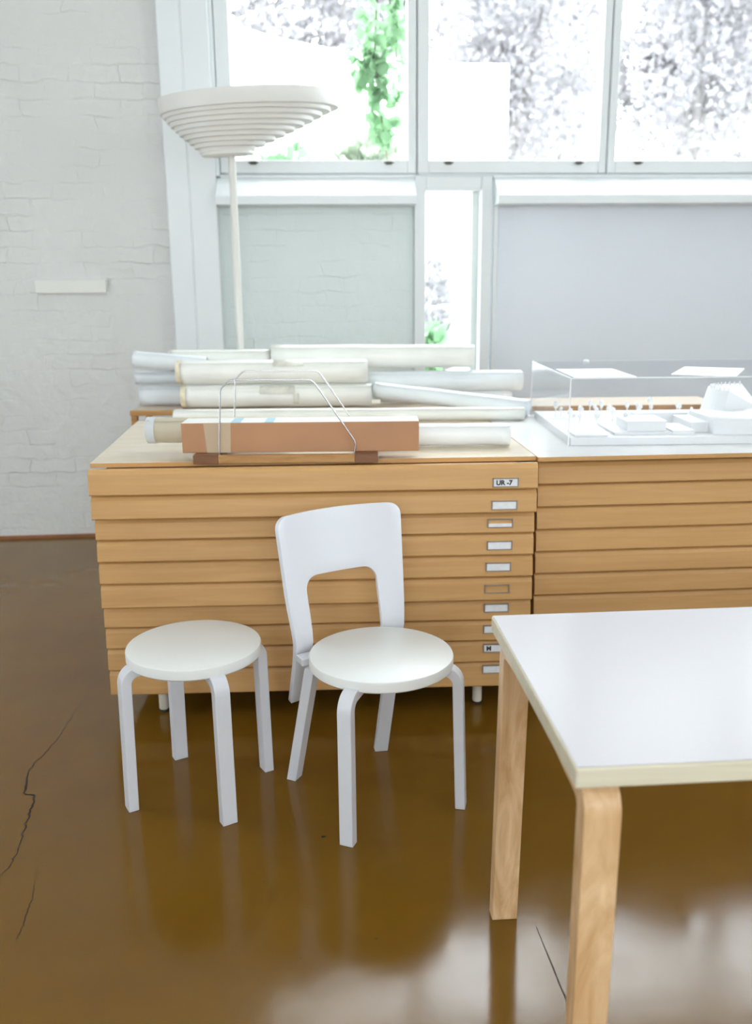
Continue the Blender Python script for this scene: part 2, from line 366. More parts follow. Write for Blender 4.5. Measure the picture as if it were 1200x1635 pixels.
# upper casements
def latch(parent, u, z, d=5.125):
    bm = bmesh.new()
    bx(bm, u-0.016, u+0.016, d-0.006, d, z-0.008, z+0.008); bx(bm, u-0.026, u+0.026, d-0.012, d-0.005, z-0.003, z+0.004)
    bmesh.ops.create_cone(bm, cap_ends=True, segments=12, radius1=0.007, radius2=0.006, depth=0.012, matrix=Matrix.Translation((u, d-0.012, z)) @ Matrix.Rotation(pi/2, 4, 'X'))
    obj('latch', bm, 'latch', parent, smooth=True, bevel=0.001)
def casement(n, u0, u1, gl, gr, z0, z1, zg, latches):
    r = thing('window_%d' % n, None, None, kind='structure', rz=PSI)
    bm = bmesh.new()
    bx(bm, u0+0.004, gl, 5.13, 5.22, z0+0.006, z1); bx(bm, gr, u1-0.004, 5.13, 5.22, z0+0.006, z1)
    bx(bm, gl, gr, 5.13, 5.22, z0+0.006, zg); bx(bm, gl, gr, 5.13, 5.22, z1-0.08, z1)
    obj('window_frame', bm, 'frame', r, bevel=0.006)
    bm = bmesh.new()                                 # fixed outer frame, a little further back
    bx(bm, u0-0.003, u1+0.003, 5.15, 5.26, z0-0.012, z0+0.012)
    bx(bm, u0-0.008, u0+0.010, 5.15, 5.26, z0, z1); bx(bm, u1-0.010, u1+0.008, 5.15, 5.26, z0, z1)
    obj('window_casing', bm, 'frame', r)
    bm = bmesh.new(); bx(bm, gl-0.01, gr+0.01, 5.195, 5.199, zg-0.01, z1-0.07); obj('window_pane', bm, 'glass', r)
    for (u) in latches: latch(r, u, zg-0.016)
casement(1, -0.458, 0.600, -0.377, 0.549, 1.995, WT, 2.068, (-0.278, 0.447))
casement(2, 0.600, 1.645, 0.667, 1.598, 1.995, WT, 2.068, (0.77, 1.488))
casement(3, 1.645, 2.690, 1.694, 2.640, 1.995, WT, 2.068, (1.818, 2.50))
casement(4, 2.690, 3.735, 2.745, 3.685, 1.995, WT, 2.068, (2.85, 3.6))
room_box('wall_back_end', 3.735, RR, 5.13, 5.4, 1.99, WT, 'white_wall')
# the narrow low window between the panels
r = thing('window_5', None, None, kind='structure', rz=PSI)
bm = bmesh.new()
bx(bm, 0.587, 0.649, 5.13, 5.24, 0.80, 1.985); bx(bm, 0.955, 1.014, 5.12, 5.24, 0.80, 1.985)
bx(bm, 0.649, 0.955, 5.13, 5.24, 1.912, 1.985); bx(bm, 0.649, 0.955, 5.13, 5.24, 0.80, 0.88)
obj('window_frame', bm, 'frame', r, bevel=0.006)
bm = bmesh.new(); bx(bm, 0.64, 0.96, 5.205, 5.209, 0.87, 1.92); obj('window_pane', bm, 'glass', r)
bm = bmesh.new(); bx(bm, 0.918, 0.955, 5.215, 5.30, 0.88, 1.912); obj('window_jamb', bm, 'render', r, bevel=0.003)
# window boards: rounded sloping ledges
def ledge(name, u0, u1):
    prof = [(5.185, 1.990), (5.128, 1.978), (5.085, 1.950), (5.045, 1.915), (5.020, 1.888), (5.004, 1.878), (5.000, 1.872), (5.000, 1.833), (5.185, 1.833)]
    bm = bmesh.new(); prism(bm, prof, u0, u1, lambda p, t: Vector((t, p[0], p[1])))
    o = obj(name, bm, 'frame', smooth=True, kind='structure'); o.rotation_euler = (0, 0, PSI)
ledge('trim_4', -0.474, 0.584); ledge('trim_5', 1.024, RR-0.01)
bm = bmesh.new(); bx(bm, -0.458, 0.587, 5.125, 5.19, 1.978, 1.992); bx(bm, 1.016, 3.9, 5.125, 5.19, 1.978, 1.992)
o = obj('trim_6', bm, 'frame', kind='structure', bevel=0.003); o.rotation_euler = (0, 0, PSI)

# floor crack and joint (thin hairlines lying in the floor)
def gpx(u, v):        # point of the floor seen at a picture position, used once to measure the crack
    d = fwd + rt * ((u-600)/FPX) - up * ((v-817.5)/FPX); t = -CAM_H / d.z
    return Vector((d.x*t, d.y*t, 0.0))
def ribbon(name, pts, ws, mat, jit=0.0):
    fine = []
    for i in range(len(pts)-1):
        for k in range(8):
            t = k/8; p = pts[i].lerp(pts[i+1], t) + Vector((random.uniform(-jit, jit), random.uniform(-jit, jit), 0))
            fine.append((p, (ws[i]*(1-t)+ws[i+1]*t)*random.uniform(0.6, 1.3)))
    fine.append((pts[-1], ws[-1]))
    bm = bmesh.new(); prev = None
    for i, (p, wd) in enumerate(fine):
        q = fine[min(i+1, len(fine)-1)][0] - fine[max(i-1, 0)][0]; n = Vector((-q.y, q.x, 0)).normalized()
        a, b = bm.verts.new(p + n*wd + Vector((0,0,0.0006))), bm.verts.new(p - n*wd + Vector((0,0,0.0006)))
        if prev: bm.faces.new((prev[0], prev[1], b, a))
        prev = (a, b)
    o = obj(name, bm, mat, fl)
    o.matrix_parent_inverse = Matrix.Rotation(PSI, 4, 'Z').inverted()
ribbon('floor_crack', [gpx(u, v) for u, v in ((150,1095),(118,1140),(88,1185),(62,1212),(48,1228),(38,1266),(56,1271),(46,1300),(36,1332),(22,1370),(8,1392),(-10,1402))],
       [0.0003,0.0006,0.0008,0.0013,0.0018,0.0030,0.0034,0.0022,0.0018,0.0013,0.0011,0.001], 'crack', 0.0045)
ribbon('floor_crack', [gpx(u, v) for u, v in ((54,1412),(50,1440),(42,1462),(32,1490),(26,1502))], [0.0004,0.0009,0.0011,0.0008,0.0004], 'crack', 0.0035)
ribbon('floor_joint', [gpx(u, v) for u, v in ((856,1480),(872,1520),(905,1600),(935,1680),(980,1780))], [0.0008,0.0015,0.0018,0.002,0.002], 'joint', 0.0004)
for (u, v, s) in ((516,1336,0.008),(600,1499,0.0035),(422,1408,0.003),(325,1211,0.003),(700,1310,0.002),(480,1530,0.002),(325,1335,0.002)):
    bm = bmesh.new(); p = gpx(u, v)
    vs = [bm.verts.new(p + Vector((s*cos(k*pi/5)*random.uniform(.7,1.2), 0.5*s*sin(k*pi/5)*random.uniform(.7,1.2), 0.0006))) for k in range(10)]
    bm.faces.new(vs); o = obj('floor_chip', bm, 'crack', fl); o.matrix_parent_inverse = Matrix.Rotation(PSI, 4, 'Z').inverted()

# ------------------------------------------------------------------ plan chests
def chest(name, label, loc, rz, width, depth, tops, pro, top_poly, foot_xs, labels, top_mat):
    t = thing(name, label, 'plan chest', loc, rz)
    # carcass behind the drawers
    bm = bmesh.new(); bx(bm, 0.03, width-0.05, 0.05, depth-0.03, tops[-1]+0.004, 0.848); obj('carcass', bm, 'oregon', t, bevel=0.003)
    box('shade_strip', 0.115, width-0.06, 0.20, 0.24, 0, tops[-1]+0.004, 'dark', t)  # dark board added to paint in the shade under the chest
    # worktop, polygon in local plan
    bm = bmesh.new(); prism(bm, top_poly, 0.853, 0.868, lambda p, z: Vector((p[0], p[1], z)))
    for f in bm.faces: f.material_index = 0
    o = obj('worktop', bm, [top_mat, 'oregon'], t, bevel=0.0015)
    for p in o.data.polygons:
        if abs(p.normal.z) < 0.5: p.material_index = 1
    for i in range(len(tops)-1):
        z1, z0, p = tops[i]-0.0015, tops[i+1]+0.0015, pro[i]
        h = z1 - z0; y = -p
        # lapped front: the lower lip stands forward, the upper edge is set back and eased
        prof = [(y+0.004, z0), (y, z0+0.004), (y+0.005, z1-0.016), (y+0.012, z1-0.005), (y+0.018, z1-0.001), (y+0.026, z1-0.001), (y+0.026, z0+0.004), (y+0.026, z0)]
        bm = bmesh.new(); prism(bm, prof, 0.0, width, lambda q, x: Vector((x, q[0], q[1])))
        bx(bm, 0.04, width-0.06, y+0.024, 0.3, z0+0.012, z1-0.018)
        d = obj('drawer', bm, 'oregon', t, bevel=0.0012)
        if labels and i < len(labels) and labels[i] is not None:
            xc, zc, kind = labels[i]
            hw, hh = 0.041, 0.0145
            yf = y + 0.002
            bm = bmesh.new()
            for (a, b, c, e) in ((-hw, hw, hh-0.003, hh), (-hw, hw, -hh, -hh+0.003), (-hw, -hw+0.0035, -hh, hh), (hw-0.0035, hw, -hh, hh)):
                bx(bm, xc+a, xc+b, yf-0.004, yf+0.004, zc+c, zc+e)
            lh = obj('label_holder', bm, 'pewter', d, bevel=0.0007)
            if kind:
                z_lo = -hh+0.003
                z_hi = hh-0.003 if kind != 'half' else -0.001
                bm = bmesh.new(); bx(bm, xc-hw+0.0035, xc+hw-0.0035, yf-0.0015, yf+0.003, zc+z_lo, zc+z_hi); obj('label_card', bm, 'card', d)
                if kind not in ('card', 'half'):
                    text('lettering', kind, 0.021, (xc-0.030, yf-0.002, zc-0.0075), (pi/2, 0, 0), 'ink', d)
    for fx in foot_xs:
        for fy in (0.06, depth-0.16):
            bm = bmesh.new(); lathe(bm, [(0, 0.008), (0.013, 0.008), (0.0165, 0.012), (0.0165, tops[-1]+0.006), (0, tops[-1]+0.006)], 20, center=(fx, fy))
            f = obj('foot', bm, 'foot', t, smooth=True)
            bm = bmesh.new(); lathe(bm, [(0, 0), (0.014, 0), (0.016, 0.003), (0.014, 0.009), (0, 0.009)], 20, center=(fx, fy)); obj('rubber_foot', bm, 'rubber', f, smooth=True)
    return t
PY = 0.035; LO = Vector((-0.889, 2.756, 0))
def loc_in(O, yaw, x, y):
    d = Vector((x, y, 0)) - O; return (d.x*cos(yaw)+d.y*sin(yaw), -d.x*sin(yaw)+d.y*cos(yaw))
lab_px = [(0.396, 0.812), (0.395, 0.738), (0.388, 0.674), (0.3875, 0.601), (0.3855, 0.529), (0.383, 0.455), (0.3845, 0.386), (0.3835, 0.312), (0.3845, 0.2455), (0.3835, 0.170)]
kinds = ['UR -7', 'card', 'half', 'card', 'card', False, 'card', 'card', 'M', 'card']
lab = []
for (x, z), k in zip(lab_px, kinds):
    s = 2.745/2.70                       # measured on a nearer plane, carried to the drawer fronts
    lab.append((x*s + 0.889 + 0.004, CAM_H - (CAM_H - z)*s, k))
tops_l = [0.864, 0.779, 0.700, 0.627, 0.5535, 0.479, 0.3975, 0.326, 0.2525, 0.1755, 0.0855]
chest('plan_chest', 'wide light-wood plan chest with metal label holders, behind the white stool and chair', LO, PY, 1.398, 0.96, tops_l,
      [.05, .042, .018, .018, .016, .016, .004, .003, .002, 0], [loc_in(LO, PY, *p) for p in ((-0.904, 2.795), (0.517, 2.845), (0.455, 3.80), (-0.995, 3.744))],
      (0.16, 1.235), lab, 'oregon_top')
PY2 = 0.065; RO = Vector((0.5315, 2.8705, 0))
chest('plan_chest', 'light-wood plan chest with plain drawer fronts, carrying the clear display case', RO, PY2, 1.75, 0.96,
      [0.843-0.0765*i for i in range(11)], [0.0, 0.0, 0.001, 0, 0.001, 0, 0.0, 0.001, 0, 0], [loc_in(RO, PY2, *p) for p in ((0.5205, 2.826), (2.27, 2.94), (2.21, 3.90), (0.4585, 3.80))],
      (0.16, 1.59), None, 'white_top')

# ------------------------------------------------------------------ stool, chair
def leg_profile(r_in, r_out, z_top, th=0.028, R=0.05):
    """outline in (radius, height) of a bent leg: horizontal tongue under the seat, quarter bend, straight post"""
    outer = [(r_in, z_top)]; inner = [(r_in, z_top-th*0.72)]
    cx, cz = r_out-R, z_top-R
    for k in range(9):
        a = pi/2*(1-k/8); outer.append((cx+R*cos(a), cz+R*sin(a)))
    ri = R-th
    for k in range(9):
        a = pi/2*(1-k/8); inner.append((cx+ri*cos(a), cz+ri*sin(a)))
    outer.append((r_out, 0)); inner.append((r_out-th, 0))
    return outer + inner[::-1]
def bent_leg(parent, cx, cy, ang, r_out, z_top, wd=0.038, th=0.028, splay=0.0, face=None, r_in=0.09, mat='lacquer', R=0.05, kick=0):
    poly = leg_profile(r_in, r_out, z_top, th, R)
    ca, sa = cos(ang), sin(ang)
    def fn(p, t):
        r, z = p; r += splay * max(0, (z_top-0.03-z)/(z_top-0.03))
        k = kick * max(0, (z_top-0.03-z)/(z_top-0.03))
        return Vector((cx + r*ca - (t+k)*sa, cy + r*sa + (t+k)*ca, z))
    bm = bmesh.new(); prism(bm, poly, -wd/2, wd/2, fn)
    return obj('leg', bm, mat, parent, smooth=True, bevel=0.0022, segs=2)
def round_seat(parent, cx, cy, r=0.19, z0=0.409, z1=0.44):
    bm = bmesh.new(); lathe(bm, [(0, z0), (r-0.004, z0), (r, z0+0.004), (r, z1-0.005), (r-0.0015, z1-0.0015), (r-0.005, z1), (0, z1)], 96, center=(cx, cy))
    return obj('seat', bm, 'seat', parent, smooth=True)
st = thing('stool', 'round white four-legged stool without a back, left of the white chair', 'stool', (-0.51, 2.333, 0))
round_seat(st, 0, 0.002, 0.1855, 0.412, 0.444)
for p in ((-0.686, 2.225), (-0.405, 2.148), (-0.614, 2.507), (-0.339, 2.428)):
    a = math.atan2(p[1]-2.326, p[0]+0.511)
    bent_leg(st, 0, -0.006, a, 0.2105, 0.422, wd=0.042, th=0.029, splay=0.007)
ch = thing('chair', 'white wooden chair with a round seat and an open curved backrest', 'chair', (0.009, 2.266, 0), radians(28.5))
round_seat(ch, 0.001, 0, 0.1955)
bent_leg(ch, 0, 0, math.atan2(-.1465, -.181), 0.247, 0.419, r_in=0.10)
bent_leg(ch, 0, 0, math.atan2(-.1444, .170), 0.225, 0.419, r_in=0.10, splay=0.012)
def straight_leg(parent, top, foot, face_ang, wd, th, mat='lacquer'):
    ca, sa = cos(face_ang), sin(face_ang); bm = bmesh.new(); rings = []
    for (x, y, z) in (top, foot):
        rings.append([bm.verts.new((x+a*th/2*ca-b*wd/2*sa, y+a*th/2*sa+b*wd/2*ca, z)) for a, b in ((-1,-1),(1,-1),(1,1),(-1,1))])
    bm.faces.new(rings[0]); bm.faces.new(rings[1][::-1])
    for k in range(4): bm.faces.new((rings[0][k], rings[0][(k+1)%4], rings[1][(k+1)%4], rings[1][k]))
    bx(bm, -0.5*th, 0.5*th, -wd/2, wd/2, 0, 0.001) if False else None
    return obj('leg', bm, mat, parent, bevel=0.002)
straight_leg(ch, (-0.150, 0.118, 0.386), (-0.172, 0.222, 0), radians(125), 0.038, 0.030)
straight_leg(ch, (0.119, 0.134, 0.386), (0.130, 0.243, 0), radians(70), 0.040, 0.030)
# backrest: rounded panel on two uprights, one bent plywood sheet
def backrest(parent):
    zb, zt, zc = 0.222, 0.787, 0.614; Rt, Rc = 0.034, 0.040
    def itp(z, tab):
        if z <= tab[0][0]: return tab[0][1]
        for (a, u), (b, v) in zip(tab, tab[1:]):
            if z <= b: return u + (v-u)*(z-a)/(b-a)
        return tab[-1][1]
    TR = lambda z: Rt - math.sqrt(max(0, Rt*Rt-(z-(zt-Rt))**2)) if z > zt-Rt else 0
    CR = lambda z: Rc - math.sqrt(max(0, Rc*Rc-(min(z, zc)-(zc-Rc))**2)) if z > zc-Rc else 0
    oL = lambda z: itp(z, [(0.228, -0.160), (0.45, -0.177), (0.55, -0.188), (0.80, -0.198)]) + TR(z)
    oR = lambda z: itp(z, [(0.228, 0.165), (0.45, 0.175), (0.55, 0.182), (0.80, 0.197)]) - TR(z)
    iL = lambda z: itp(z, [(0.228, -0.120), (0.45, -0.119), (0.55, -0.124), (0.65, -0.128)]) + CR(z)
    iR = lambda z: itp(z, [(0.228, 0.110), (0.45, 0.106), (0.55, 0.103), (0.65, 0.103)]) - CR(z)
    zs = [zb + (zc-Rc-zb)*k/10 for k in range(10)] + [zc-Rc+Rc*sin(pi/2*k/8) for k in range(9)] + [zc+(zt-Rt-zc)*k/5 for k in range(1, 5)] + [zt-Rt+Rt*sin(pi/2*k/8) for k in range(9)]
    def P(s, z):
        if z > 0.43: d = 0.178 + 0.072*((z-0.43)/0.367)
        else: d = 0.178 + 0.092*((0.43-z)/0.208)
        if 0.38 < z < 0.48: d += 0.006*(1-abs(z-0.43)/0.05)
        d += 0.022*(1-(s/0.187)**2) - 0.010      # plan curvature: the middle lies further back
        bow = 0.006*(1-(s/0.19)**2) if z > 0.7 else 0
        return Vector((s, d, z+bow*(z-0.7)/0.1))
    bm = bmesh.new(); rows = []
    nl, nm = 4, 12
    for z in zs:
        a, b, c, e = oL(z), iL(z), iR(z), oR(z)
        cols = [a+(b-a)*k/nl for k in range(nl+1)] + [b+(c-b)*k/nm for k in range(1, nm)] + [c+(e-c)*k/nl for k in range(nl+1)]
        rows.append((z, [bm.verts.new(P(s, z)) for s in cols]))
    for (za, A), (z2, B) in zip(rows, rows[1:]):
        for k in range(len(A)-1):
            if nl <= k < nl+nm and za < zc-1e-4: continue
            bm.faces.new((A[k], A[k+1], B[k+1], B[k]))
    lone = [v for v in bm.verts if not v.link_faces]
    bmesh.ops.delete(bm, geom=lone, context='VERTS')
    bmesh.ops.remove_doubles(bm, verts=bm.verts, dist=1e-5)
    o = obj('backrest', bm, 'lacquer', parent, smooth=True)
    s = o.modifiers.new('solid', 'SOLIDIFY'); s.thickness = 0.017; s.offset = 0
    b = o.modifiers.new('bevel', 'BEVEL'); b.width = 0.003; b.segments = 2; b.limit_method = 'ANGLE'; b.angle_limit = radians(50)
backrest(ch)
# bracket rail under the seat that carries the uprights
bm = bmesh.new(); bx(bm, -0.176, 0.172, 0.128, 0.172, 0.387, 0.409); obj('back_rail', bm, 'lacquer', ch, bevel=0.003)

# ------------------------------------------------------------------ table
TY = 0.068
tb = thing('table', 'birch-legged table with a white laminate top in the right foreground', 'table', (0.2846, 1.168, 0), TY)
TL, TD, TZ, TT = 1.5, 0.633, 0.72, 0.0345
box('tabletop', 0.0015, TL-0.0015, 0.0015, TD-0.0015, TZ-TT, TZ-0.0012, 'edge', tb, bevel=0.0035)
box('laminate_sheet', 0.004, TL-0.004, 0.004, TD-0.004, TZ-0.0012, TZ, 'laminate', tb, bevel=0.0006, label='glossy white laminate')
def table_leg(x0, y_face, sign, lean=0.0):
    """bent leg: broad face towards -y (sign -1) or +y (+1), tongue running inwards under the top"""
    wd, th, R = 0.0575, 0.040, 0.055; ztop = TZ-TT
    outer = [(0.30, ztop)]; inner = [(0.30, ztop-0.02)]
    for k in range(10):
        a = pi/2*k/9; outer.append((R-R*sin(a), ztop-R+R*cos(a)))
    ri = R-th
    for k in range(10):
        a = pi/2*k/9; inner.append((R-ri*sin(a), ztop-R+ri*cos(a)))
    outer.append((0, 0)); inner.append((th*0.85, 0))
    poly = outer + inner[::-1]
    bm = bmesh.new()
    def fn(p, t):
        z = p[1]; k = (ztop-z)/ztop
        return Vector((x0 + t + lean*k, y_face - sign*p[0], z))
    prism(bm, poly, 0, wd, fn)
    obj('leg', bm, 'birch', tb, smooth=True, bevel=0.002)
table_leg(0.018, 0.004, -1, -0.004); table_leg(0.020, TD-0.012, 1, -0.010)
table_leg(TL-0.075, 0.004, -1); table_leg(TL-0.075, TD-0.004, 1)

# ------------------------------------------------------------------ bench behind the chests
bn = thing('bench', 'low wooden bench frame behind the plan chests, holding the rear paper rolls', 'bench', (-1.070, 3.92, -0.0), 0.012)
box('bench_top', 0, 2.60, 0, 0.30, 0.868, 0.888, 'bench_pale', bn, bevel=0.002)
box('front_rail', 0, 2.60, -0.012, 0.0, 0.866, 0.889, 'bench', bn, bevel=0.0015)
for (x, a) in ((0.0, 0.026), (0.185, 0.045), (1.3, 0.03), (2.57, 0.03)):
    for y in (0.0, 0.27):
        box('leg', x, x+a, y, y+0.03, 0, 0.868, 'bench', bn, bevel=0.0015)

# ------------------------------------------------------------------ floor lamp
LX, LYY = -0.632, 4.30
lp = thing('floor_lamp', 'ivory floor lamp with a wide shade of stepped rings, before the brick wall corner', 'lamp', (LX, LYY, 0))
bm = bmesh.new(); lathe(bm, [(0, 0), (0.15, 0), (0.15, 0.018), (0.14, 0.024), (0.02, 0.028), (0, 0.028)], 48); obj('lamp_base', bm, 'lampw', lp, smooth=True)
bm = bmesh.new(); tube(bm, [(0, 0, 0.02), (0, 0, 2.0)], 0.0165, 20); obj('pole', bm, 'lampw', lp, smooth=True)
sh = thing('lamp_shade', None, None, (0.02, 0, 2.005)); sh.parent = lp; sh.rotation_euler = (radians(4.5), radians(-2.6), 0)
# stepped rings: eccentric, each lower one smaller and shifted to the left
N = 9; zt = 0.235
bm = bmesh.new()
R0 = 0.396
def ring(bm, r, z0, z1, cx, n=96, lip=0.010):
    prof = [(r-0.004, z1, cx), (r, z1, cx), (r, z0+0.004, cx), (r-0.003, z0, cx), (r-lip-0.02, z0-0.001, cx), (r-lip-0.02, z0+0.003, cx), (r-0.004, z0+0.006, cx), (r-0.004, z1, cx)]
    lathe(bm, prof, n)
ring(bm, R0, 0.150, 0.212, 0.079); obj('rim_band', bm, 'lampw', sh, smooth=True)
for i in range(N):
    t = (i+1)/N
    r = R0*(1-t) + 0.125*t + 0.012*sin(pi*t)
    z1 = 0.154 - 0.0176*i; cx = 0.079*(1-t) - 0.038*t
    bm = bmesh.new(); ring(bm, r, z1-0.0190, z1, cx, lip=0.012 + 0.018); obj('shade_ring', bm, 'lampw', sh, smooth=True)
bm = bmesh.new(); lathe(bm, [(0, -0.022, -0.038), (0.11, -0.022, -0.038), (0.118, -0.018, -0.038), (0.118, -0.004, -0.038), (0, -0.004, -0.038)], 64); obj('shade_base', bm, 'lampw', sh, smooth=True)
bm = bmesh.new(); lathe(bm, [(0, 0.0, -0.03), (0.03, 0.0, -0.03), (0.045, 0.06, -0.03), (0.045, 0.10, -0.03), (0.03, 0.125, -0.03), (0, 0.132, -0.03)], 32); obj('bulb', bm, 'card', sh, smooth=True)

# trunking plate on the brick wall
o = room_box('wall_plate', -1.489, -1.108, 5.166, 5.19, 1.387, 1.457, 'plate', bevel=0.003, kind=None)
tag(o, 'long narrow cream plate mounted on the white brick wall', 'wall plate')

# ------------------------------------------------------------------ rolls
def roll(label, a, b, r, mat, group='paper rolls piled on the chest and bench', ends='paper_edge', tapes=(), turns=3, name='paper_roll', end_band=0.0, band_mat='paper_edge', cat='paper roll', open_flap=True):
    a, b = Vector(a), Vector(b); ax = (b-a); ln = ax.length; ax.normalize()
    t = thing(name, label, cat, a, group=group)
    q = Matrix(((ax.x, 0, 0), (ax.y, 0, 0), (ax.z, 0, 0)))
    X = ax; Z = Vector((0, 0, 1)); Yv = Z.cross(X).normalized(); Z = X.cross(Yv)
    t.matrix_world = Matrix(((X.x, Yv.x, Z.x, a.x), (X.y, Yv.y, Z.y, a.y), (X.z, Yv.z, Z.z, a.z), (0, 0, 0, 1)))
    rnd = random.Random(hash(label) % 1000 if False else len(label)*7+int(r*10000))
    bm = bmesh.new(); n = 56; m = 14
    # a rolled sheet: spiral cross-section swept along the axis, the flap's edge proud of the body
    sec = []
    for k in range(n*turns+1):
        th = 2*pi*k/n; rr = r - 0.0016*(turns - k/n)*1.6
        sec.append((rr, th + 2.3))
    rows = []
    tele = [rnd.uniform(-0.003, 0.003) for _ in range(turns+1)]
    for j in range(m+1):
        x = ln*j/m; row = []
        for k, (rr, th) in enumerate(sec):
            e = tele[min(turns, k//n)]*2.0 if j in (0, m) else 0
            wob = 0.0007*sin(5*x/ln*pi + th) + 0.0004*sin(3*th+x*9)
            row.append(bm.verts.new((x+e, (rr+wob)*cos(th), (rr+wob)*sin(th))))
        rows.append(row)
    for A, B in zip(rows, rows[1:]):
        for k in range(len(sec)-1): bm.faces.new((A[k], A[k+1], B[k+1], B[k]))
    s = obj('paper', bm, mat, t, smooth=True)
    sd = s.modifiers.new('solid', 'SOLIDIFY'); sd.thickness = 0.0007; sd.offset = 0
    # core of inner layers, set slightly in from the ends
    bm = bmesh.new(); ri = r - 0.0016*turns*1.6 - 0.001; rc = ri*0.45
    prof = [(rc, 0.006), (ri, 0.004), (ri, ln-0.004), (rc, ln-0.006), (rc, 0.006)]
    rings = [[bm.verts.new((x, rr*cos(2*pi*k/32), rr*sin(2*pi*k/32))) for k in range(32)] for rr, x in prof[:4]]
    for i in range(4):
        A, B = rings[i], rings[(i+1) % 4]
        for k in range(32): bm.faces.new((A[k], A[(k+1) % 32], B[(k+1) % 32], B[k]))
    obj('inner_layers', bm, ends, t, smooth=True)
    if end_band:
        bm = bmesh.new(); bandring(bm, r+0.0009, 0.0, end_band); obj('yellowed_edge', bm, band_mat, t, smooth=True)
    for (x0, x1, a0, a1) in tapes:
        bm = bmesh.new(); patch(bm, r+0.0013, x0*ln, x1*ln, a0, a1); tp = obj('tape', bm, 'tape', t, smooth=True)
        sd = tp.modifiers.new('solid', 'SOLIDIFY'); sd.thickness = 0.0004; sd.offset = 1
    return t
def bandring(bm, r, x0, x1, n=48):
    A = [bm.verts.new((x0, r*cos(2*pi*k/n), r*sin(2*pi*k/n))) for k in range(n)]; B = [bm.verts.new((x1, r*cos(2*pi*k/n), r*sin(2*pi*k/n))) for k in range(n)]
    for k in range(n): bm.faces.new((A[k], A[(k+1) % n], B[(k+1) % n], B[k]))
def patch(bm, r, x0, x1, a0, a1, n=12):
    P = [[bm.verts.new((x, r*cos(radians(a0+(a1-a0)*k/n)), r*sin(radians(a0+(a1-a0)*k/n)))) for k in range(n+1)] for x in (x0, x1)]
    for k in range(n): bm.faces.new((P[0][k], P[0][k+1], P[1][k+1], P[1][k]))

T0 = 0.868
roll('beige tracing-paper roll poking out left of the cardboard box', (-0.765, 3.005, 0.896+0.0445), (-0.29, 2.985, 0.896+0.0445), 0.0435, 'paper_beige', ends='paper_grey', end_band=0.030, band_mat='paper_grey', turns=4)
roll('white roll poking out right of the cardboard box', (0.015, 3.055, 0.868+0.0395), (0.456, 3.045, 0.868+0.0395), 0.0385, 'paper', ends='paper')
roll('thin cream roll right across the chest top, just behind the cardboard box', (-0.825, 3.683, T0+0.0275), (0.604, 3.655, T0+0.0275), 0.027, 'paper_cream', ends='paper')
roll('thick roll with brown-edged left end and tape label, under an equally thick one', (-0.852, 3.985, 0.888+0.0525), (-0.020, 3.985, 0.888+0.0525), 0.0508, 'paper_cream', end_band=0.022, tapes=((0.42, 0.60, 118, 165), (0.595, 0.625, 165, 215)))
roll('thick roll topmost at the front, with yellowed left end and tape', (-0.866, 3.985, 1.046), (-0.036, 3.985, 1.046), 0.0515, 'paper_cream', end_band=0.018, tapes=((0.51, 0.67, 95, 150),))
roll('cool white roll sticking out topmost at the left and sloping down to the right', (-1.082, 4.077, 1.100), (-0.76, 4.078, 1.070), 0.037, 'paper_blue', ends='paper_grey')
roll('short grey roll sticking out left, just beneath the sloping white one', (-1.085, 4.127, 1.012), (-0.72, 4.127, 1.012), 0.031, 'paper_grey', ends='paper_grey')
roll('thick grey roll at the far left, lying on the bench corner', (-1.060, 4.085, 0.888+0.0465), (-0.06, 4.085, 0.888+0.0465), 0.0450, 'paper_grey', ends='paper_grey')
roll('white roll at the very back left, its left end below the lamp', (-0.935, 4.158, 1.094), (-0.478, 4.158, 1.094), 0.0385, 'paper_cream', ends='paper')
roll('long white roll at the very back, reaching below the narrow window', (-0.470, 4.155, 1.100), (0.452, 4.155, 1.093), 0.0525, 'paper_cream', ends='paper_beige')
roll('white roll at the back right, its right end level and next to the display case', (-0.030, 4.090, 0.986), (0.676, 4.140, 0.984), 0.046, 'paper_blue', ends='paper')
roll('white roll at the right that slopes down towards the display case', (0.004, 3.980, 0.960), (0.638, 3.742, 0.906), 0.0370, 'paper_blue', ends='paper')
roll('thin roll hidden beneath the back right roll', (0.02, 4.100, 0.9130), (0.62, 4.120, 0.9130), 0.0235, 'paper', ends='paper', turns=2)

# cardboard box in the cradle
bxo = thing('cardboard_box', 'long narrow brown cardboard box with white top lying in the wooden cradle', 'box', (-0.610, 2.802, 0.8965), 0.004)
bm = bmesh.new(); bx(bm, 0, 0.748, 0, 0.110, 0, 0.0955)
o = obj('carton', bm, ['cardboard', 'cardboard_top'], bxo, bevel=0.0025)
for p in o.data.polygons:
    if p.normal.z > 0.5: p.material_index = 1
bm = bmesh.new(); prism(bm, [(0.070, 0.0955), (0.156, 0.0955), (0.152, 0.0005), (0.078, 0.0005)], -0.0006, 0.0, lambda p, t: Vector((p[0], t, p[1]))); obj('parcel_tape', bm, 'box_tape', bxo, label='beige parcel tape')
bm = bmesh.new(); bx(bm, 0.156, 0.186, 0, 0.10, 0.0955, 0.0960); obj('tape_strip', bm, 'blue_tape', bxo, label='blue tape')
bm = bmesh.new(); bx(bm, 0.262, 0.290, 0, 0.10, 0.0955, 0.0960); obj('tape_strip', bm, 'blue_tape', bxo, label='blue tape')
cr = thing('roll_cradle', 'wooden cradle with two bent wire hoops at the chest front, holding the box', 'cradle', (-0.570, 2.762, T0), 0.0)
bm = bmesh.new(); bx(bm, 0.078, 0.505, 0, 0.022, 0.002, 0.0265); obj('front_batten', bm, 'cradle', cr, bevel=0.0015)
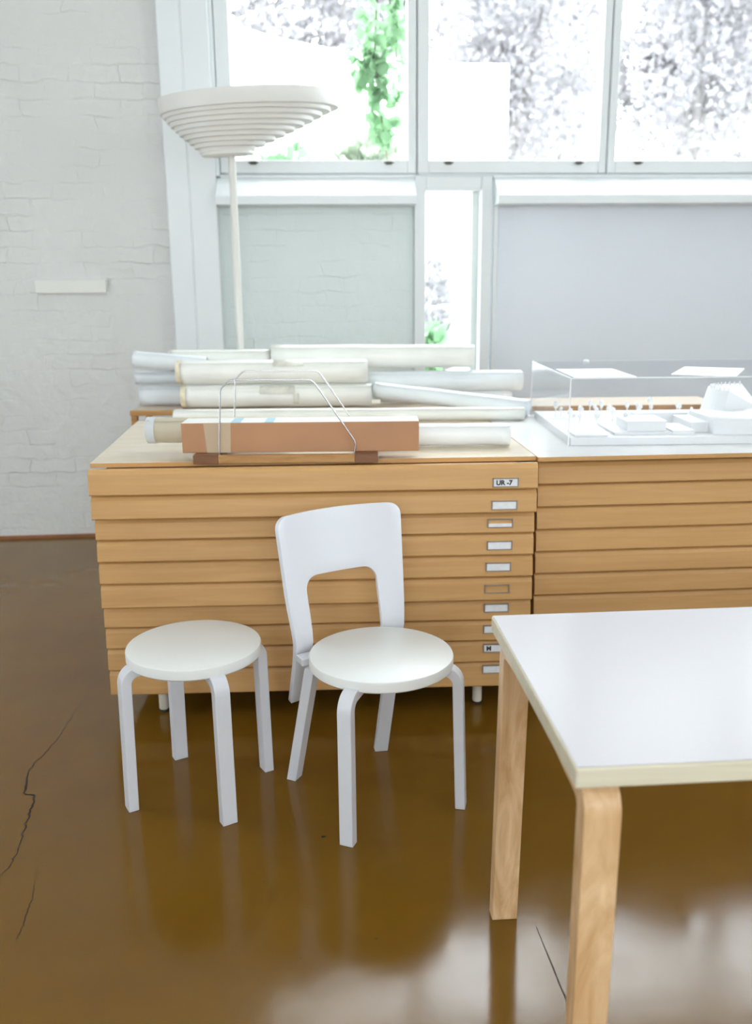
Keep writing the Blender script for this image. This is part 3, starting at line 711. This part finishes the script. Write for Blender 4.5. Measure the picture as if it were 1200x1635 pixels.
bm = bmesh.new(); bx(bm, 0.0, 0.078, -0.001, 0.372, 0, 0.028); obj('side_batten', bm, 'cradle_dark', cr, bevel=0.0015)
bm = bmesh.new(); bx(bm, 0.505, 0.578, -0.001, 0.372, 0, 0.028); obj('side_batten', bm, 'cradle_dark', cr, bevel=0.0015)
bm = bmesh.new(); bx(bm, 0.078, 0.505, 0.35, 0.372, 0.002, 0.0265); obj('rear_batten', bm, 'cradle', cr, bevel=0.0015)
def hoop(y, name='wire_hoop'):
    key = [(-0.492, 0.890), (-0.489, 0.95), (-0.479, 1.098), (-0.450, 1.126), (-0.200, 1.124), (-0.186, 1.114), (-0.066, 0.935), (-0.062, 0.918), (-0.0665, 0.890)]
    pts = []
    for i, (x, z) in enumerate(key):
        pts.append(Vector((x+0.570, y, z-T0)))
    fine = [pts[0]]
    for i in range(1, len(pts)-1):
        a, b, c = pts[i-1], pts[i], pts[i+1]; ra = min(0.010, (b-a).length*0.4); rb = min(0.010, (c-b).length*0.4)
        p0 = b + (a-b).normalized()*ra; p1 = b + (c-b).normalized()*rb
        for t in (0, .25, .5, .75, 1): fine.append(p0*(1-t)**2 + b*2*t*(1-t) + p1*t*t)
    fine.append(pts[-1])
    bm = bmesh.new(); tube(bm, fine, 0.0026, 10); obj(name, bm, 'steel', cr, smooth=True)
hoop(0.030); hoop(0.340)

# ------------------------------------------------------------------ display case and model
cs = thing('display_case', 'clear acrylic display cover standing over the white architectural model', 'display case', (0.655, 3.020, T0), 0.006)
CW, CD, CH, ct = 1.30, 0.725, 0.232, 0.004
def sheet(x0, x1, y0, y1, z0, z1, nm='acrylic_panel'): 
    bm = bmesh.new(); bx(bm, x0, x1, y0, y1, z0, z1); obj(nm, bm, 'acrylic', cs)
sheet(ct, CW-ct, 0, ct*0.5, 0, CH-ct); sheet(ct, CW-ct, CD-ct*0.5, CD, 0, CH-ct)
sheet(0, ct*0.5, ct, CD-ct, 0, CH-ct); sheet(CW-ct*0.5, CW, ct, CD-ct, 0, CH-ct); sheet(ct, CW-ct, ct, CD-ct, CH-ct*0.5, CH)
for (x0, x1, y0, y1, z0, z1) in ((0, ct, 0, ct, 0, CH), (CW-ct, CW, 0, ct, 0, CH), (0, ct, CD-ct, CD, 0, CH), (CW-ct, CW, CD-ct, CD, 0, CH),
                                 (ct, CW-ct, 0, ct, CH-ct, CH), (ct, CW-ct, CD-ct, CD, CH-ct, CH), (0, ct, ct, CD-ct, CH-ct, CH), (CW-ct, CW, ct, CD-ct, CH-ct, CH)):
    bm = bmesh.new(); bx(bm, x0, x1, y0, y1, z0, z1); obj('acrylic_edge', bm, 'acrylic_edge', cs)
md = thing('architectural_model', 'white card architectural model with fan-shaped hall under the clear cover', 'model', (0.668, 3.034, T0+0.0005), 0.006)
box('model_base', 0, 1.272, 0, 0.695, 0, 0.026, ['model'], md, bevel=0.001)
ba = 0.026
def blk(x0, x1, y0, y1, h, nm='building_block', mat='model', z=ba):
    bm = bmesh.new(); bx(bm, x0, x1, y0, y1, z, z+h)
    bx(bm, x0-0.003, x1+0.003, y0-0.003, y1+0.003, z+h, z+h+0.003)
    return obj(nm, bm, mat, md, bevel=0.0006)
blk(0.215, 0.352, 0.085, 0.235, 0.040); blk(0.165, 0.375, 0.055, 0.30, 0.006, 'terrace')
blk(0.30, 0.50, 0.30, 0.36, 0.040); blk(0.445, 0.505, 0.10, 0.300, 0.032); blk(0.365, 0.440, 0.05, 0.22, 0.012, 'terrace')
blk(0.505, 0.75, 0.05, 0.30, 0.050); blk(0.80, 1.2, 0.08, 0.26, 0.035); blk(0.02, 0.13, 0.02, 0.16, 0.003, 'terrace')
# fan-shaped auditorium: a wedge rising to the left rear
bm = bmesh.new(); c = Vector((0.80, 0.36, 0)); A0, A1 = radians(95), radians(215); n = 18
low, hi, lowi, hii = [], [], [], []
for k in range(n+1):
    a = A0+(A1-A0)*k/n; d = Vector((cos(a), sin(a)*0.8, 0))
    low.append(bm.verts.new(c+d*0.235+Vector((0,0,ba)))); hi.append(bm.verts.new(c+d*0.20+Vector((0,0,ba+0.125))))
    lowi.append(bm.verts.new(c+d*0.02+Vector((0,0,ba)))); hii.append(bm.verts.new(c+d*0.02+Vector((0,0,ba+0.052))))
for k in range(n):
    for P, Q in ((low, hi), (hi, hii), (hii, lowi), (lowi, low)): bm.faces.new((P[k], P[k+1], Q[k+1], Q[k]))
for k in (0, n): bm.faces.new((low[k], hi[k], hii[k], lowi[k]))
obj('fan_hall', bm, 'model', md)
bm = bmesh.new()
for k in range(n):
    a = A0+(A1-A0)*(k+.5)/n; d = Vector((cos(a), sin(a)*0.8, 0)); p = c+d*0.19+Vector((0,0,ba+0.120)); tube(bm, [p, p+Vector((0,0,0.014))], 0.003, 6)
obj('roof_fin', bm, 'model', md)
rr = random.Random(3)
for k in range(34):          # wire-and-paper model trees
    x = rr.uniform(0.03, 0.29) if k < 22 else rr.uniform(0.25, 0.62); y = rr.uniform(0.20, 0.62) if k < 22 else rr.uniform(0.46, 0.66); h = rr.uniform(0.035, 0.07)
    bm = bmesh.new(); tube(bm, [(x, y, ba), (x, y, ba+h*0.6)], 0.0012, 6)
    bmesh.ops.create_icosphere(bm, subdivisions=2, radius=h*0.15, matrix=Matrix.Translation((x, y, ba+h*0.75)) @ Matrix.Scale(1.4, 4, (0,0,1)))
    for v in bm.verts:
        if v.co.z > ba+h*0.5: v.co += Vector((rr.uniform(-1,1), rr.uniform(-1,1), rr.uniform(-1,1)))*h*0.05
    obj('model_tree', bm, 'model', md, smooth=True)
for (nm, lb, cx, cy, a, w_, l_, mt) in (('paper_sheet', 'thin white sheet lying at the left of the display cover, near its front corner', 0.775, 3.190, 0.0, 0.21, 0.32, 'paper_blue'),
                                ('paper_sheet', 'bright white sheet lying askew on the display cover, right of the other sheet', 1.185, 3.205, -0.46, 0.21, 0.33, 'paper')):
    bm = bmesh.new(); bx(bm, -w_/2, w_/2, -l_/2, l_/2, 0, 0.0008)
    o = obj(nm, bm, mt); o.location = (cx, cy, T0+CH+0.0002); o.rotation_euler = (0, 0, a); tag(o, lb, 'paper sheet', 'loose sheets on the display cover')
pg = bmesh.new(); lathe(pg, [(0, 0), (0.012, 0), (0.012, 0.006), (0.008, 0.010), (0, 0.010)], 20)
o = obj('eraser_knob', pg, 'model_grey', smooth=True); o.location = (0.855, 3.66, T0+CH+0.0); tag(o, 'tiny grey knob on the display cover near its back edge', 'knob')

# ------------------------------------------------------------------ outside
g = room_box('ground', -14, 24, 5.45, 40, -0.25, -0.15, 'ground')
# neighbouring white wing with a sloping parapet, seen through the left casement
bm = bmesh.new()
prism(bm, [(-2.5, -.15), (1.4, -.15), (1.4, 3.63), (1.1, 3.674), (.536, 3.729), (.028, 3.82), (-.323, 3.884), (-.657, 3.98), (-1.3, 4.25), (-2.5, 4.9)], 10.0, 12.0, lambda p, t: Vector((p[0], t, p[1])))
o = obj('white_wing', bm, 'render', bevel=0.02); o.rotation_euler = (0, 0, PSI); tag(o, 'white rendered house wing with sloping roof line outside the left casement', 'building')
o = room_box('white_block', 1.10, 1.833, 8.6, 9.8, -0.15, 3.33, 'render', bevel=0.02, kind=None); tag(o, 'plain white box-shaped building outside the middle casement', 'building')

def leafy(name, label, cat, blobs, n, size, leafmat, stem, group=None, aspect=1.0, bark='bark', seed=1):
    """foliage of separate leaves spread through ellipsoids, plus trunk and branches"""
    rn = random.Random(seed); base = stem[0][0]
    t = thing(name, label, cat, base, group=group); B = Vector(base)
    bm = bmesh.new(); tot = sum(b[1] for b in blobs)
    for (c, wgt, rad) in blobs:
        for _ in range(int(n*wgt/tot)):
            while True:
                q = Vector((rn.uniform(-1,1), rn.uniform(-1,1), rn.uniform(-1,1)))
                if 0.1 < q.length < 1: break
            q = q.normalized() * q.length**0.5
            p = Vector(c) - B + Vector((q.x*rad[0], q.y*rad[1], q.z*rad[2]))
            s = size*rn.uniform(0.6, 1.3); R = Matrix.Rotation(rn.uniform(0, 2*pi), 3, 'Z') @ Matrix.Rotation(rn.uniform(0.5, 2.4), 3, 'X') @ Matrix.Rotation(rn.uniform(0, 6.28), 3, 'Z')
            out = ((0, -0.6), (0.42, -0.35), (0.55, 0.05), (0.28, 0.25), (0, 0.75), (-0.28, 0.25), (-0.55, 0.05), (-0.42, -0.35))
            if size < 0.1 and 'tree' in leafmat: out = ((0, -0.7), (0.45, 0), (0, 0.8), (-0.45, 0))
            vs = [bm.verts.new(p + R @ Vector((x*s, y*s*aspect, 0.12*s*abs(x)))) for x, y in out]
            bm.faces.new(vs)
    obj('foliage', bm, leafmat, t)
    bm = bmesh.new()
    for path, r0, r1 in [(s[0:-2], s[-2], s[-1]) for s in stem]:
        m = len(path); tube(bm, [Vector(p)-B for p in path], [r0+(r1-r0)*i/(m-1) for i in range(m)], 8)
    obj('stem' if bark == 'vine_stem' else 'trunk', bm, bark, t, smooth=True)
    return t
def WW(u, d, z): return tuple(W(u, d, z))
# vine hanging outside the left casement, and its growth along the sill
leafy('climbing_vine', 'green leafy vine hanging down outside the left casement', 'vine',
      [(WW(0.44, 5.75, 2.95), 5, (0.13, 0.10, 0.28)), (WW(0.40, 5.75, 2.62), 4, (0.10, 0.08, 0.12)), (WW(0.46, 5.75, 2.38), 3.2, (0.08, 0.07, 0.17)), (WW(0.56, 5.78, 2.80), 2.4, (0.05, 0.06, 0.5)), (WW(0.28, 5.75, 2.72), 0.5, (0.03, 0.05, 0.10))],
      300, 0.062, 'leaf', [[WW(0.47, 5.75, 3.6), WW(0.44, 5.75, 3.1), WW(0.42, 5.75, 2.7), WW(0.47, 5.75, 2.3), WW(0.5, 5.75, 2.1), 0.008, 0.003], [WW(0.47, 5.75, 3.3), WW(0.55, 5.78, 2.8), WW(0.57, 5.78, 2.3), 0.006, 0.002]], bark='vine_stem', seed=4)
leafy('shrub', 'dark green shrub outside, behind the lamp shade', 'shrub',
      [(WW(-0.22, 5.9, 2.06), 4, (0.28, 0.15, 0.13)), (WW(-0.08, 5.9, 2.12), 2, (0.16, 0.12, 0.14)), (WW(-0.42, 5.9, 2.45), 0.8, (0.06, 0.08, 0.08))],
      330, 0.06, 'leaf', [[WW(-0.2, 5.9, -0.15), WW(-0.22, 5.9, 1.0), WW(-0.2, 5.9, 2.0), 0.03, 0.01]], seed=5)
leafy('shrub', 'pale grey-green shrub outside below the hanging vine', 'shrub',
      [(WW(0.30, 6.3, 2.13), 4, (0.28, 0.13, 0.17)), (WW(0.46, 6.3, 2.20), 3, (0.2, 0.12, 0.2))],
      210, 0.075, 'leaf_pale', [[WW(0.3, 6.3, -0.15), WW(0.3, 6.3, 1.0), WW(0.3, 6.3, 2.1), 0.03, 0.01]], seed=6, aspect=1.5)
leafy('potted_shrub', 'small green plant outside the foot of the narrow window', 'shrub',
      [(WW(0.83, 6.2, 1.08), 3, (0.09, 0.1, 0.11)), (WW(0.81, 6.2, 0.93), 3, (0.12, 0.1, 0.15))],
      60, 0.075, 'leaf', [[WW(0.82, 6.2, -0.15), WW(0.82, 6.2, 0.5), WW(0.82, 6.2, 0.9), 0.015, 0.006]], seed=8, aspect=1.8)
leafy('shrub', 'pale shrub seen through the narrow window', 'shrub',
      [(WW(1.03, 7.6, 1.15), 3, (0.15, 0.2, 0.5)), (WW(0.98, 7.6, 0.75), 3, (0.2, 0.2, 0.5))],
      420, 0.09, 'tree_leaf', [[WW(1.0, 7.6, -0.15), WW(1.0, 7.6, 0.8), 0.02, 0.01]], seed=9)
# trees beyond
def tree(u, d, zc, ru, rz, n, label, seed, tr=0.16, lean=0.0, sz=0.07):
    rn = random.Random(seed)
    blobs = [(WW(u+rn.uniform(-.75,.75)*ru, d+rn.uniform(-.5,.5)*ru, zc+rn.uniform(-.7,.7)*rz), 1, (ru*rn.uniform(.3,.5), ru*0.45, rz*rn.uniform(.25,.45))) for _ in range(16)]
    stem = [[WW(u, d, -0.2), WW(u+lean*0.4, d, zc*0.5), WW(u+lean, d, zc), tr, tr*0.45]]
    for k in range(4):
        a = rn.uniform(-1, 1); stem.append([WW(u+lean*0.5, d, zc*0.62), WW(u+a*ru*0.5, d, zc), WW(u+a*ru*0.8, d+rn.uniform(-.5,.5), zc+rz*0.6), tr*0.4, tr*0.1])
    leafy('tree', label, 'tree', blobs, n, sz, 'tree_leaf', stem, 'trees beyond the window', seed=seed)
tree(3.25, 15.5, 5.2, 1.35, 2.2, 6500, 'tall hazy tree right of the white block building', 22, sz=0.085)
tree(5.9, 14.2, 5.0, 1.25, 2.2, 6500, 'hazy tree with straight pale trunk in the right casement', 24, tr=0.13, sz=0.085)
tree(0.1, 18.5, 7.0, 2.1, 2.2, 9000, 'hazy tree rising over the white wing in the left casement', 21, sz=0.10)
tree(4.7, 21.5, 6.4, 1.5, 2.8, 8500, 'slim hazy tree behind the mullion of the middle and right casements', 23, sz=0.10)
tree(8.1, 20, 6.2, 1.8, 2.8, 9000, 'hazy tree at the right edge of the right casement', 25, sz=0.10)
tree(2.4, 27, 8.4, 2.4, 3.4, 11000, 'far hazy tree behind the hanging vine', 28, sz=0.13)
tree(7.4, 27.5, 8.0, 2.5, 3.8, 12000, 'far hazy tree in the middle of the right casement, behind the others', 29, sz=0.13)
tree(12.2, 28, 8.0, 2.2, 3.8, 9000, 'far hazy tree beyond the right frame edge', 30, sz=0.13)
tree(2.95, 11.6, 2.1, 0.8, 0.6, 2500, 'low pale bush at the foot of the middle casement view', 26, tr=0.05)
tree(5.6, 11.0, 2.1, 0.9, 0.6, 2500, 'low pale bush at the foot of the right casement view', 27, tr=0.05)
